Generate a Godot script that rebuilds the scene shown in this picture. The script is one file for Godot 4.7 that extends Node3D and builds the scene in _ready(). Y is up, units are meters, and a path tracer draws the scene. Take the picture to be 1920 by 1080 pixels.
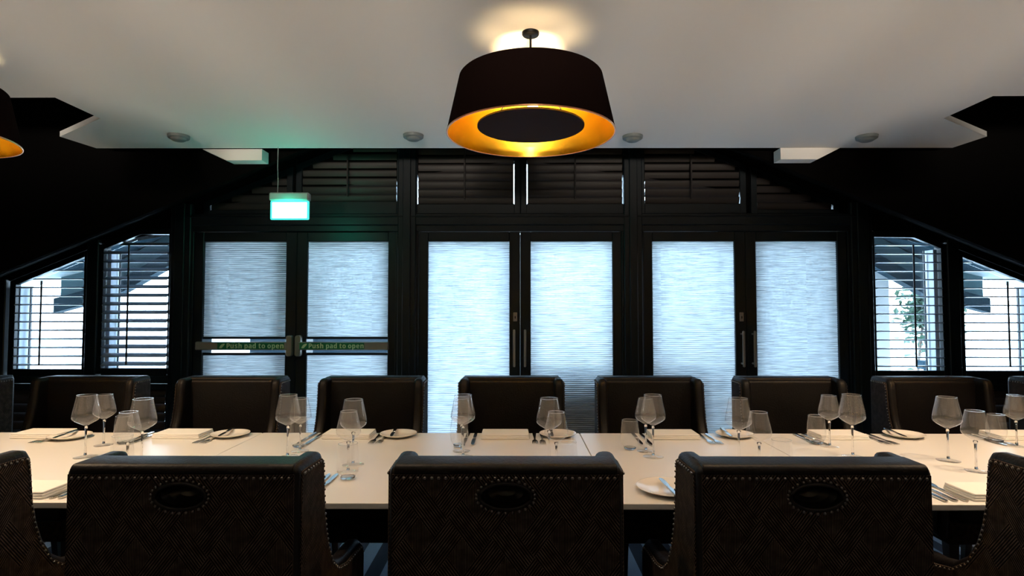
extends Node3D

# A private dining room: a long white table laid for dinner, upholstered chairs on both sides,
# a gabled wall of dark glazed doors and shutters behind it.  y is up, metres, the camera looks along -z.

const EYE := 1.30
const WALL := -4.40          # inner face of the gabled window wall
const AXIS := 0.03           # the room's line of symmetry
const CEIL := 2.365

var names := {}
var M := {}

# ------------------------------------------------------------------ small helpers

func numbered(called: String) -> String:
	var n: int = names.get(called, 0)
	names[called] = n + 1
	return called if n == 0 else "%s_%03d" % [called, n]

func tag(o: Node, label: String, category: String, group := "", kind := "") -> Node:
	o.set_meta("label", label)
	o.set_meta("category", category)
	if group != "": o.set_meta("group", group)
	if kind != "": o.set_meta("kind", kind)
	return o

func thing(called: String, label: String, category: String, at := Vector3.ZERO, turn := 0.0, group := "", kind := "") -> Node3D:
	var o := Node3D.new()
	o.name = numbered(called)
	add_child(o, true)
	o.position = at
	o.rotation.y = turn
	tag(o, label, category, group, kind)
	return o

func part(called: String, st, m: Material, parent: Node3D = null) -> MeshInstance3D:
	var o := MeshInstance3D.new()
	o.mesh = st.commit() if st is SurfaceTool else st
	o.material_override = null
	for k in o.mesh.get_surface_count(): o.set_surface_override_material(k, m)
	if parent == null:
		o.name = numbered(called)
		add_child(o, true)
	else:
		o.name = called
		parent.add_child(o, true)
	return o

func dup(root: Node3D, called: String, at: Vector3, turn: float, label: String) -> Node3D:
	var r: Node3D = root.duplicate()
	r.name = numbered(called)
	add_child(r, true)
	r.position = at
	r.rotation.y = turn
	r.set_meta("label", label)
	return r

func surf() -> SurfaceTool:
	var st := SurfaceTool.new()
	st.begin(Mesh.PRIMITIVE_TRIANGLES)
	return st

func vert(st: SurfaceTool, p: Vector3, n: Vector3, uv := Vector2.ZERO):
	st.set_normal(n)
	st.set_uv(uv)
	st.add_vertex(p)

# a flat triangle whose front looks along out
func tri(st: SurfaceTool, a: Vector3, b: Vector3, c: Vector3, out: Vector3):
	var n := (b - a).cross(c - a).normalized()
	if n.dot(out) > 0.0:
		vert(st, a, n); vert(st, c, n); vert(st, b, n)
	else:
		vert(st, a, -n); vert(st, b, -n); vert(st, c, -n)

func quad(st: SurfaceTool, a: Vector3, b: Vector3, c: Vector3, d: Vector3, out: Vector3):
	tri(st, a, b, c, out)
	tri(st, a, c, d, out)

# smooth triangle: three points with their own normals
func stri(st: SurfaceTool, p: Array, n: Array):
	var g: Vector3 = (p[1] - p[0]).cross(p[2] - p[0])
	var order := [0, 2, 1] if g.dot(n[0] + n[1] + n[2]) > 0.0 else [0, 1, 2]
	for k in order: vert(st, p[k], n[k])

func squad(st: SurfaceTool, p: Array, n: Array):
	stri(st, [p[0], p[1], p[2]], [n[0], n[1], n[2]])
	stri(st, [p[0], p[2], p[3]], [n[0], n[2], n[3]])

# box with chamfered edges, given by two corners
func box(st: SurfaceTool, lo: Vector3, hi: Vector3, b := 0.002, xf := Transform3D()):
	var c := (lo + hi) / 2.0
	var h := (hi - lo) / 2.0
	b = minf(b, minf(h.x, minf(h.y, h.z)) * 0.7)
	var pt := func(s: Vector3, f: int) -> Vector3:       # the corner s on face f
		var q := Vector3(h.x - b, h.y - b, h.z - b)
		q[f] = h[f]
		return xf * (c + q * s)
	var center := xf * c
	for f in 3:
		var u := (f + 1) % 3
		var v := (f + 2) % 3
		for s in [-1.0, 1.0]:
			var k := []
			for uv in [[-1, -1], [1, -1], [1, 1], [-1, 1]]:
				var sg := Vector3.ZERO
				sg[f] = s; sg[u] = uv[0]; sg[v] = uv[1]
				k.append(pt.call(sg, f))
			quad(st, k[0], k[1], k[2], k[3], (k[0] + k[2]) / 2.0 - center)
	if b <= 0.0: return
	for f in 3:
		var u := (f + 1) % 3
		var v := (f + 2) % 3
		for su in [-1.0, 1.0]:
			for sv in [-1.0, 1.0]:
				var a := Vector3.ZERO
				a[f] = -1; a[u] = su; a[v] = sv
				var d := a
				d[f] = 1
				var p: Array = [pt.call(a, u), pt.call(d, u), pt.call(d, v), pt.call(a, v)]
				quad(st, p[0], p[1], p[2], p[3], (p[0] + p[2]) / 2.0 - center)
	for sx in [-1.0, 1.0]:
		for sy in [-1.0, 1.0]:
			for sz in [-1.0, 1.0]:
				var s := Vector3(sx, sy, sz)
				var p: Vector3 = pt.call(s, 0)
				tri(st, p, pt.call(s, 1), pt.call(s, 2), p - center)

# turned body round y; profile of (radius, height); a repeated point makes a sharp edge
func lathe(st: SurfaceTool, prof: Array, seg := 24, xf := Transform3D()):
	var n := prof.size()
	var nr: Array = []
	for i in n - 1:
		var d: Vector2 = prof[i + 1] - prof[i]
		nr.append(Vector2(d.y, -d.x).normalized())
	for i in n - 1:
		var a: Vector2 = prof[i]
		var b: Vector2 = prof[i + 1]
		if a.is_equal_approx(b): continue
		var na: Vector2 = nr[i]
		var nb: Vector2 = nr[i]
		if i > 0 and not prof[i - 1].is_equal_approx(a): na = (nr[i - 1] + nr[i]).normalized()
		if i < n - 2 and not prof[i + 2].is_equal_approx(b): nb = (nr[i + 1] + nr[i]).normalized()
		for k in seg:
			var t0 := TAU * k / seg
			var t1 := TAU * (k + 1) / seg
			var c0 := Vector3(cos(t0), 0, sin(t0))
			var c1 := Vector3(cos(t1), 0, sin(t1))
			var p := [xf * (c0 * a.x + Vector3.UP * a.y), xf * (c1 * a.x + Vector3.UP * a.y), xf * (c1 * b.x + Vector3.UP * b.y), xf * (c0 * b.x + Vector3.UP * b.y)]
			var q := [xf.basis * (c0 * na.x + Vector3.UP * na.y), xf.basis * (c1 * na.x + Vector3.UP * na.y), xf.basis * (c1 * nb.x + Vector3.UP * nb.y), xf.basis * (c0 * nb.x + Vector3.UP * nb.y)]
			if b.x > 1e-6: stri(st, [p[0], p[2], p[3]], [q[0], q[2], q[3]])
			if a.x > 1e-6: stri(st, [p[0], p[1], p[2]], [q[0], q[1], q[2]])
			
func polyn(poly: PackedVector2Array) -> PackedVector2Array:
	var out := PackedVector2Array()
	var n := poly.size()
	var area := 0.0
	for i in n: area += poly[i].cross(poly[(i + 1) % n])
	var s := 1.0 if area > 0.0 else -1.0
	for i in n:
		var e0 := (poly[i] - poly[(i + n - 1) % n]).normalized()
		var e1 := (poly[(i + 1) % n] - poly[i]).normalized()
		var m := Vector2(e0.y, -e0.x) * s + Vector2(e1.y, -e1.x) * s
		out.append(m.normalized() / maxf(0.5, m.length() / 2.0))
	return out

# a plate of the outline poly (x, y), from -t to t along z, its rims rounded with radius r
func slab(st: SurfaceTool, poly: PackedVector2Array, t: float, r: float, xf := Transform3D(), steps := 3):
	var nn := polyn(poly)
	var n := poly.size()
	var rings := []                       # [inset, z, tilt]
	if r <= 0.0:
		rings = [[0.0, t, 0.0], [0.0, -t, 0.0]]
	else:
		for k in steps + 1:
			var a := PI / 2.0 * k / steps
			rings.append([r * (1.0 - sin(a)), t - r * (1.0 - cos(a)), cos(a)])
		for k in steps + 1:
			var a := PI / 2.0 * (steps - k) / steps
			rings.append([r * (1.0 - sin(a)), -t + r * (1.0 - cos(a)), -cos(a)])
	for k in rings.size() - 1:
		for i in n:
			var j := (i + 1) % n
			var p := []
			var q := []
			var flat := (poly[j] - poly[i]).normalized()
			var fn := Vector2(flat.y, -flat.x)
			if fn.dot(nn[i]) < 0.0: fn = -fn
			for e in [[k, i], [k, j], [k + 1, j], [k + 1, i]]:
				var g: Array = rings[e[0]]
				var v = poly[e[1]] - nn[e[1]] * g[0]
				p.append(xf * Vector3(v.x, v.y, g[1]))
				var en := nn[e[1]].normalized()
				if en.dot(fn) < 0.85: en = fn
				var sn := sqrt(maxf(0.0, 1.0 - g[2] * g[2]))
				q.append((xf.basis * Vector3(en.x * sn, en.y * sn, g[2])).normalized())
			squad(st, p, q)
	var inner := PackedVector2Array()
	for i in n: inner.append(poly[i] - nn[i] * maxf(r, 0.0))
	var ids := Geometry2D.triangulate_polygon(inner)
	for z in [t, -t]:
		var out := xf.basis * Vector3(0, 0, z)
		for i in range(0, ids.size(), 3):
			var a := inner[ids[i]]
			var b := inner[ids[i + 1]]
			var c := inner[ids[i + 2]]
			tri(st, xf * Vector3(a.x, a.y, z), xf * Vector3(b.x, b.y, z), xf * Vector3(c.x, c.y, z), out)

func tube(st: SurfaceTool, pts: Array, r: float, seg := 8):
	var last := []
	for i in pts.size():
		var d: Vector3 = (pts[mini(i + 1, pts.size() - 1)] - pts[maxi(i - 1, 0)]).normalized()
		var u := d.cross(Vector3.UP if absf(d.y) < 0.9 else Vector3.RIGHT).normalized()
		var v := d.cross(u)
		var ring := []
		for k in seg:
			var w := u * cos(TAU * k / seg) + v * sin(TAU * k / seg)
			ring.append([pts[i] + w * r, w])
		if i > 0:
			for k in seg:
				var a = last[k]; var b = last[(k + 1) % seg]; var c = ring[(k + 1) % seg]; var e = ring[k]
				squad(st, [a[0], b[0], c[0], e[0]], [a[1], b[1], c[1], e[1]])
		for end in ([-1.0] if i == 0 else [1.0] if i == pts.size() - 1 else []):
			for k in seg: tri(st, pts[i], ring[k][0], ring[(k + 1) % seg][0], d * end)
		last = ring

func rect(x0: float, y0: float, x1: float, y1: float) -> PackedVector2Array:
	return PackedVector2Array([Vector2(x0, y0), Vector2(x1, y0), Vector2(x1, y1), Vector2(x0, y1)])

func rounded(x0: float, y0: float, x1: float, y1: float, r: float, steps := 4) -> PackedVector2Array:
	var o := PackedVector2Array()
	for c in [[x1 - r, y0 + r, -90], [x1 - r, y1 - r, 0], [x0 + r, y1 - r, 90], [x0 + r, y0 + r, 180]]:
		for k in steps + 1:
			var a := deg_to_rad(c[2] + 90.0 * k / steps)
			o.append(Vector2(c[0] + r * cos(a), c[1] + r * sin(a)))
	return o

func mat(c: Color, rough := 0.6, metal := 0.0, spec := 0.5) -> StandardMaterial3D:
	var m := StandardMaterial3D.new()
	m.albedo_color = c
	m.roughness = rough
	m.metallic = metal
	m.metallic_specular = spec
	return m

func noise(freq: float, sd: int, octaves := 3) -> FastNoiseLite:
	var n := FastNoiseLite.new()
	n.seed = sd
	n.frequency = freq
	n.fractal_octaves = octaves
	return n

func noise_tex(freq: float, sd: int, size := 256, octaves := 3) -> NoiseTexture2D:
	var t := NoiseTexture2D.new()
	t.width = size; t.height = size; t.seamless = true
	t.noise = noise(freq, sd, octaves)
	return t

# ------------------------------------------------------------------ materials

# ribbed chair cloth: bands of fine lines woven three ways; one tile is 5 x 5 lattice cells
func weave() -> ImageTexture:
	var w := 512
	var h := 672
	var im := Image.create(w, h, false, Image.FORMAT_RGB8)
	var wob := noise(0.02, 5)
	for y in h:
		for x in w:
			var fx := 5.0 * x / w
			var fy := 5.0 * y / h
			var a := fx + fy
			var b := fy - fx
			var i := int(floor(a))
			var j := int(floor(b))
			var s := posmod(i + 2 * j, 5)
			var line: float
			if s == 0 or s == 1: line = (b - j) * 9.0
			elif s == 2 or s == 4: line = (a - i) * 9.0
			else: line = (fx * 2.0) * 9.0
			var t := 0.5 + 0.5 * cos(TAU * line)
			t = smoothstep(0.35, 0.85, t) * (0.8 + 0.4 * wob.get_noise_2d(x, y))
			im.set_pixel(x, y, Color(0.045, 0.034, 0.036).lerp(Color(0.38, 0.32, 0.28), clampf(t, 0.0, 1.0)))
	return ImageTexture.create_from_image(im)

func blind_cloth() -> ImageTexture:
	var w := 256
	var h := 512
	var im := Image.create(w, h, false, Image.FORMAT_RGB8)
	var a := noise(0.5, 11, 2)
	var b := noise(0.12, 12, 2)
	for y in h:
		for x in w:
			var v := 0.90 + 0.22 * a.get_noise_2d(x * 0.045, y) + 0.12 * b.get_noise_2d(x * 0.1, y)
			v = clampf(v, 0.55, 1.0)
			im.set_pixel(x, y, Color(v, v, v))
	return ImageTexture.create_from_image(im)

func carpet() -> ImageTexture:
	var im := Image.create(128, 128, false, Image.FORMAT_RGB8)
	var n := noise(0.4, 21)
	for y in 128:
		for x in 128:
			var edge := 32.0 + 1.2 * n.get_noise_2d(y * 3.0, 7.0)
			var on := 1.0 if absf(x - 64.0) < edge else 0.0
			var c := Color(0.05, 0.075, 0.16).lerp(Color(0.52, 0.55, 0.62), on)
			im.set_pixel(x, y, c * (1.0 + 0.25 * n.get_noise_2d(x * 2.0, y * 2.0)))
	return ImageTexture.create_from_image(im)

func make_materials():
	M.ceiling = mat(Color(0.90, 0.89, 0.875), 0.85)
	M.black = mat(Color(0.05, 0.046, 0.045), 1.0, 0.0, 0.08)
	M.beige = mat(Color(0.70, 0.60, 0.47), 0.8)
	M.frame = mat(Color(0.03, 0.075, 0.105), 0.42, 0.0, 0.4)
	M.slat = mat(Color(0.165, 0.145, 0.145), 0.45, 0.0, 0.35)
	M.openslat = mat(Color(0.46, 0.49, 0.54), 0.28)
	M.jamb = mat(Color(0.75, 0.79, 0.83), 0.5)
	M.steel = mat(Color(0.78, 0.77, 0.75), 0.16, 1.0)
	M.satin = mat(Color(0.60, 0.58, 0.56), 0.38, 0.45)
	M.table = mat(Color(0.88, 0.87, 0.85), 0.34)
	M.dark_metal = mat(Color(0.07, 0.07, 0.075), 0.45, 0.6)
	M.porcelain = mat(Color(0.92, 0.90, 0.87), 0.12)
	M.linen = mat(Color(0.92, 0.91, 0.89), 0.9)
	M.linen.normal_enabled = true
	var ln := noise_tex(0.25, 31, 256)
	ln.as_normal_map = true
	M.linen.normal_texture = ln
	M.linen.normal_scale = 0.3
	M.linen.uv1_triplanar = true
	M.linen.uv1_scale = Vector3(9, 9, 9)
	M.leather = mat(Color(0.048, 0.036, 0.040), 0.48, 0.0, 0.36)
	M.leather.normal_enabled = true
	var ht := noise_tex(0.06, 41, 256, 4)
	ht.as_normal_map = true
	ht.bump_strength = 3.0
	M.leather.normal_texture = ht
	M.leather.normal_scale = 0.35
	M.leather.uv1_triplanar = true
	M.leather.uv1_scale = Vector3(6, 6, 6)
	M.cloth = mat(Color(1, 1, 1), 0.75)
	M.cloth.albedo_texture = weave()
	M.cloth.uv1_triplanar = true
	M.cloth.uv1_triplanar_sharpness = 8.0
	M.cloth.uv1_scale = Vector3(1.0 / 0.32, 1.0 / 0.42, 1.0 / 0.32)
	M.cloth.metallic_specular = 0.2
	M.nail = mat(Color(0.46, 0.44, 0.42), 0.28, 1.0)
	M.wood = mat(Color(0.12, 0.08, 0.06), 0.4)
	M.recess = mat(Color(0.05, 0.05, 0.055), 0.3)
	M.shade = mat(Color(0.09, 0.055, 0.05), 1.0, 0.0, 0.05)
	M.gold = mat(Color(0.96, 0.80, 0.27), 0.24, 1.0)
	M.rose = mat(Color(0.90, 0.60, 0.42), 0.3, 0.8)
	M.disc = mat(Color(0.17, 0.15, 0.175), 0.8, 0.0, 0.1)
	M.bulb = mat(Color(1, 0.9, 0.75), 0.4)
	M.bulb.emission_enabled = true
	M.bulb.emission = Color(1.0, 0.83, 0.55)
	M.bulb.emission_energy_multiplier = 12.0
	M.pane = mat(Color(1, 1, 1, 0.03), 0.02)
	M.pane.transparency = BaseMaterial3D.TRANSPARENCY_ALPHA
	M.bowl = mat(Color(1, 1, 1, 0.0), 0.02, 0.06, 0.62)
	M.bowl.transparency = BaseMaterial3D.TRANSPARENCY_ALPHA
	M.crystal = mat(Color(1, 1, 1, 0.0), 0.0)
	M.crystal.transparency = BaseMaterial3D.TRANSPARENCY_ALPHA
	M.crystal.refraction_enabled = true
	M.crystal.refraction_scale = 0.05
	M.blind = mat(Color(0.74, 0.755, 0.765), 0.9)
	M.blind.albedo_texture = blind_cloth()
	M.blind.backlight_enabled = true
	M.blind.backlight = Color(1, 1, 1)
	M.carpet = mat(Color(1, 1, 1), 0.95)
	M.carpet.albedo_texture = carpet()
	M.carpet.uv1_scale = Vector3(1, 1, 1)
	M.plastic = mat(Color(0.66, 0.67, 0.66), 0.5)
	M.detector = mat(Color(0.42, 0.45, 0.46), 0.5)
	M.green = mat(Color(0.06, 0.46, 0.30), 0.5)
	M.letter = mat(Color(0.85, 0.93, 0.78), 0.5)
	M.sign = mat(Color(0.9, 1, 0.97), 0.4)
	M.sign.emission_enabled = true
	M.sign.emission = Color(0.72, 0.97, 1.0)
	M.sign.emission_energy_multiplier = 1.9
	M.signrim = mat(Color(0.3, 0.9, 0.8), 0.3)
	M.signrim.emission_enabled = true
	M.signrim.emission = Color(0.32, 0.95, 0.90)
	M.signrim.emission_energy_multiplier = 0.9
	M.teal = mat(Color(0.04, 0.13, 0.17), 0.8, 0.0, 0.2)
	M.screen = mat(Color(0.22, 0.34, 0.42), 0.7)
	M.fascia = mat(Color(0.24, 0.34, 0.37), 0.8, 0.0, 0.2)
	M.soffit = mat(Color(0.50, 0.55, 0.57), 0.8)
	M.paving = mat(Color(0.86, 0.86, 0.85), 0.9)
	M.white = mat(Color(0.86, 0.87, 0.88), 0.8)
	M.leaf = mat(Color(0.07, 0.20, 0.12), 0.6)
	M.leaf.backlight_enabled = true
	M.leaf.backlight = Color(0.12, 0.16, 0.12)
	M.leaf.cull_mode = BaseMaterial3D.CULL_DISABLED
	M.bark = mat(Color(0.30, 0.24, 0.20), 0.9)

# ------------------------------------------------------------------ camera, sky, exposure

func set_view():
	var cam := Camera3D.new()
	cam.name = "camera"
	cam.fov = rad_to_deg(2.0 * atan(540.0 / 1080.0))
	cam.position = Vector3(0, EYE, 0)
	cam.rotation = Vector3(atan(43.0 / 1080.0), atan(8.0 / 1080.0), 0)
	cam.near = 0.02
	cam.far = 200.0
	add_child(cam, true)
	cam.current = true
	var env := Environment.new()
	env.tonemap_mode = Environment.TONE_MAPPER_LINEAR
	env.tonemap_exposure = 1.0
	env.background_mode = Environment.BG_SKY
	env.background_energy_multiplier = 21.0
	var sky := Sky.new()
	var sm := ProceduralSkyMaterial.new()
	sm.sky_top_color = Color(0.70, 0.85, 0.97)
	sm.sky_horizon_color = Color(0.80, 0.91, 0.99)
	sm.ground_bottom_color = Color(0.5, 0.55, 0.58)
	sm.ground_horizon_color = Color(0.80, 0.91, 0.99)
	sm.sky_energy_multiplier = 1.0
	sm.ground_energy_multiplier = 1.0
	sky.sky_material = sm
	env.sky = sky
	env.ambient_light_source = Environment.AMBIENT_SOURCE_DISABLED
	env.sdfgi_enabled = true
	env.ssao_enabled = true
	env.ssil_enabled = true
	var we := WorldEnvironment.new()
	we.name = "environment"
	we.environment = env
	add_child(we, true)

func omni(called: String, at: Vector3, c: Color, energy: float, size: float, parent: Node3D = null) -> OmniLight3D:
	var l := OmniLight3D.new()
	l.name = called
	l.light_color = c
	l.light_energy = energy
	l.light_size = size
	l.omni_range = 14.0
	l.omni_attenuation = 2.0
	l.shadow_enabled = true
	l.position = at
	(parent if parent else self).add_child(l, true)
	return l

# recessed ceiling spots over the near side of the table
func downlights():
	var rows := [[-2.0, 1.70, 3.6], [-0.72, 1.60, 0.75], [0.80, 1.60, 0.75], [2.05, 1.70, 3.9]]
	var word := ["far left", "left of centre", "right of centre", "far right"]
	for k in rows.size():
		var r: Array = rows[k]
		var t := thing("ceiling_downlight", "small round recessed downlight in the white ceiling, %s of four" % word[k], "downlight", Vector3(r[0], CEIL, -r[1]), 0.0, "recessed downlights")
		var st := surf()
		lathe(st, [Vector2(0.034, -0.001), Vector2(0.034, -0.006), Vector2(0.046, -0.006), Vector2(0.050, -0.002), Vector2(0.050, 0.0)], 24)
		part("bezel", st, M.satin, t)
		st = surf()
		lathe(st, [Vector2(0.0, -0.003), Vector2(0.033, -0.003), Vector2(0.033, 0.0), Vector2(0.0, 0.0)], 24)
		part("lamp_lens", st, M.bulb, t)
		var l := SpotLight3D.new()
		l.name = "spot"
		l.light_color = Color(1.0, 0.86, 0.70)
		l.light_energy = r[2]
		l.light_size = 0.03
		l.spot_range = 14.0
		l.spot_attenuation = 2.0
		l.spot_angle = 55.0
		l.spot_angle_attenuation = 0.9
		l.shadow_enabled = true
		l.position = Vector3(0, -0.02, 0)
		l.rotation = Vector3(-PI / 2.0 + 0.12, 0, 0)
		t.add_child(l, true)

	for x in [-2.4, 2.4]:
		var t := thing("wall_uplighter", "half round white uplighter on the beige wall behind the camera, %s one" % ("left" if x < 0 else "right"), "wall lamp", Vector3(x, 1.75, 2.2), 0.0, "wall uplighters")
		var st := surf()
		lathe(st, [Vector2(0.0, -0.10), Vector2(0.05, -0.09), Vector2(0.10, -0.04), Vector2(0.13, 0.0), Vector2(0.125, 0.0), Vector2(0.10, -0.03), Vector2(0.0, -0.07)], 28, Transform3D(Basis(), Vector3(0, 0, -0.132)))
		part("dish", st, M.white, t)
		st = surf()
		lathe(st, ball(0.02), 16)
		part("bulb", st, M.bulb, t).position = Vector3(0, -0.02, -0.132)
		omni("bulb_light", Vector3(0, -0.02, -0.132), Color(1.0, 0.86, 0.70), 0.28, 0.02, t)
	# spotlights on the wall behind the camera, aimed up along the ceiling
	var at := ["leftmost", "second from left", "third from left", "fourth from left", "middle", "fourth from right", "third from right", "second from right", "rightmost"]
	for k in 9:
		var t := thing("wall_spotlight", "black wall spotlight behind the camera aimed along the ceiling, %s" % at[k], "spotlight", Vector3(-3.2 + 0.8 * k, 1.60, 2.06), 0.0, "wall spotlights")
		var tilt := Transform3D(Basis(Vector3.RIGHT, -PI / 2.0 + 0.22), Vector3.ZERO)
		var st := surf()
		lathe(st, [Vector2(0.0, -0.10), Vector2(0.045, -0.10), Vector2(0.055, -0.09), Vector2(0.058, 0.02), Vector2(0.054, 0.02), Vector2(0.052, -0.01)], 24, tilt)
		tube(st, [Vector3(0, -0.02, 0.05), Vector3(0, -0.06, 0.14)], 0.012, 8)
		part("housing", st, M.dark_metal, t)
		st = surf()
		lathe(st, [Vector2(0.0, -0.012), Vector2(0.052, -0.012), Vector2(0.052, 0.0), Vector2(0.0, 0.0)], 24, tilt)
		part("lamp_lens", st, M.bulb, t)
		var l := SpotLight3D.new()
		l.name = "spot"
		l.light_color = Color(1.0, 0.95, 0.88)
		l.light_energy = 15.0
		l.light_size = 0.2
		l.spot_range = 14.0
		l.spot_attenuation = 2.0
		l.spot_angle = 9.5
		l.spot_angle_attenuation = 0.9
		l.shadow_enabled = true
		l.position = Vector3(0, 0.01, -0.06)
		l.rotation = Vector3(0.22, 0, 0)
		t.add_child(l, true)

# ------------------------------------------------------------------ the room

func over(x: float) -> float:              # top line of the gabled glazing
	return 2.3957 - 0.41 * (absf(x - AXIS) - 1.683)

func struct(called: String, st, m: Material, label: String, category: String) -> MeshInstance3D:
	var o := part(called, st, m)
	tag(o, label, category, "", "structure")
	return o

func room():
	# floor with the striped carpet, the stripes run towards the windows
	var st := surf()
	var lo := Vector3(-4.7, 0, -4.5)
	var hi := Vector3(4.8, 0, 2.2)
	var period := 0.152
	for p in [[lo.x, lo.z, hi.x, lo.z, hi.x, hi.z], [lo.x, lo.z, hi.x, hi.z, lo.x, hi.z]]:
		for k in 3:
			vert(st, Vector3(p[2 * k], 0, p[2 * k + 1]), Vector3.UP, Vector2((p[2 * k] + 0.938) / period + 0.5, p[2 * k + 1] / period))
	var body := surf()
	box(body, Vector3(-4.7, -0.12, -4.5), Vector3(4.8, -0.004, 2.2), 0.0)
	var fl := struct("floor", st, M.carpet, "carpeted floor with pale and navy stripes running towards the windows", "floor")
	part("subfloor", body, M.black, fl)

	# white ceiling with its two notches at the roof lights
	st = surf()
	var out := PackedVector2Array([Vector2(-4.7, -2.2), Vector2(4.8, -2.2), Vector2(4.8, 2.835), Vector2(2.365, 2.835), Vector2(2.365, 3.166), Vector2(2.875, 3.50), Vector2(2.85, 3.745), Vector2(-2.75, 3.715), Vector2(-2.79, 3.46), Vector2(-2.303, 3.132), Vector2(-2.304, 2.82), Vector2(-4.7, 2.82)])
	slab(st, out, 0.016, 0.0, Transform3D(Basis(Vector3.RIGHT, -PI / 2.0), Vector3(0, CEIL + 0.016, 0)))
	struct("ceiling", st, M.ceiling, "flat white ceiling cut back in notches at left and right", "ceiling")

	# boxed drops under the front edge of the ceiling
	for s in [[-2.067, -1.673, -1.904, "left"], [2.117, 1.728, 1.970, "right"]]:
		st = surf()
		slab(st, PackedVector2Array([Vector2(s[0], CEIL), Vector2(s[1], CEIL), Vector2(s[1], CEIL - 0.075), Vector2(s[2], CEIL - 0.075)]), 0.05, 0.0, Transform3D(Basis(), Vector3(0, 0.0, -3.79)))
		struct("trim_%d" % (1 if s[3] == "left" else 2), st, M.ceiling, "short white boxed drop under the front edge of the ceiling, %s one" % s[3], "ceiling trim")

	# black side walls, wall behind the camera, roof
	st = surf()
	box(st, Vector3(-4.85, -0.1, -4.62), Vector3(-4.7, 3.5, 2.3), 0.0)
	struct("wall_left", st, M.black, "black side wall at the left end of the room", "wall")
	st = surf()
	box(st, Vector3(4.8, -0.1, -4.62), Vector3(4.95, 3.5, 2.3), 0.0)
	struct("wall_right", st, M.black, "black side wall at the right end of the room", "wall")
	st = surf()
	box(st, Vector3(-4.85, -0.1, 2.2), Vector3(4.95, 3.5, 2.35), 0.0)
	struct("wall_front", st, M.beige, "warm beige wall behind the camera", "wall")
	st = surf()
	box(st, Vector3(-4.85, 3.4, -4.62), Vector3(4.95, 3.52, 2.35), 0.0)
	struct("ceiling_roof", st, M.black, "black roof void above the flat ceiling", "roof")

	# black bulkhead that closes the bay above its sloping soffits
	st = surf()
	var k := 3.87 / 4.4
	for s in [-1.0, 1.0]:
		var xs := 4.72 if s < 0 else 4.8
		var edge := func(x: float) -> float: return EYE + (over(AXIS + (x - AXIS * k) / k) + 0.15 - EYE) * k
		slab(st, PackedVector2Array([Vector2(s * xs, edge.call(s * xs)), Vector2(AXIS * k, edge.call(AXIS * k)), Vector2(AXIS * k, 3.41), Vector2(s * xs, 3.41)]), 0.02, 0.0, Transform3D(Basis(), Vector3(0, 0, -3.89)))
	struct("wall_bulkhead", st, M.black, "black sloping bulkhead above the window bay, below the ceiling edge", "wall")
	# soffits from the bulkhead to the window wall
	for s in [-1.0, 1.0]:
		st = surf()
		var x1: float = AXIS + s * 4.75
		var e1 := EYE + (over(AXIS + (x1 - AXIS * k) / k) + 0.15 - EYE) * k
		var e0 := EYE + (over(AXIS) + 0.15 - EYE) * k
		for d in [0.0, 0.03]:
			quad(st, Vector3(AXIS, e0 + d, -3.90), Vector3(x1, e1 + d, -3.90), Vector3(x1, over(x1) + 0.13 + d, -4.45), Vector3(AXIS, over(AXIS) + 0.13 + d, -4.45), Vector3(0, d - 0.01, 0))
		struct("ceiling_slope_%s" % ("left" if s < 0 else "right"), st, M.black, "black sloping soffit of the gabled bay, %s half" % ("left" if s < 0 else "right"), "ceiling")

	# the window wall itself: black panels round the glazing
	st = surf()
	var z := Transform3D(Basis(), Vector3(0, 0, WALL - 0.06))
	box(st, Vector3(-4.72, -0.1, WALL - 0.12), Vector3(-3.97, 3.41, WALL), 0.0)
	box(st, Vector3(4.03, -0.1, WALL - 0.12), Vector3(4.82, 3.41, WALL), 0.0)
	for s in [-1.0, 1.0]:
		var pts := PackedVector2Array()
		for x in [4.10, 3.24, 3.22, 2.62, 2.60, -1.20, 0.0]:
			var y := over(AXIS + s * x) + 0.055
			if x == 3.22 or x == 2.62: y = minf(y, 1.925)
			pts.append(Vector2(AXIS + s * x, y))
		pts.append(Vector2(AXIS, 3.41))
		pts.append(Vector2(AXIS + s * 4.10, 3.41))
		slab(st, pts, 0.06, 0.0, z)
	# below the side windows
	for x in [[-3.98, -2.55], [2.60, 4.04]]:
		box(st, Vector3(x[0], -0.1, WALL - 0.12), Vector3(x[1], 0.12, WALL), 0.0)
	box(st, Vector3(-2.6, -0.1, WALL - 0.12), Vector3(2.66, 0.0, WALL), 0.0)
	for q in [[-2.52, -2.40, 2.04, 2.16], [2.46, 2.56, 2.04, 2.16], [-1.72, -1.69, 2.04, 2.42], [1.75, 1.80, 2.04, 2.41], [0.0, 0.066, 2.04, 2.8]]:
		box(st, Vector3(q[0], q[2], WALL - 0.07), Vector3(q[1], q[3], WALL - 0.02), 0.0)
	struct("wall_back", st, M.black, "black gabled window wall at the far side of the room", "wall")

	# posts and transoms
	var posts := [[-4.02, -3.90], [-3.285, -3.195], [-2.645, -2.49], [-0.905, -0.765], [0.82, 0.96], [2.54, 2.70], [3.26, 3.35], [3.98, 4.08]]
	var pn := ["outer left", "between the two left shutters", "left of the push bar doors", "between push bar doors and middle doors", "between middle doors and right doors", "right of the right doors", "between the two right shutters", "outer right"]
	var n := 3
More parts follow.
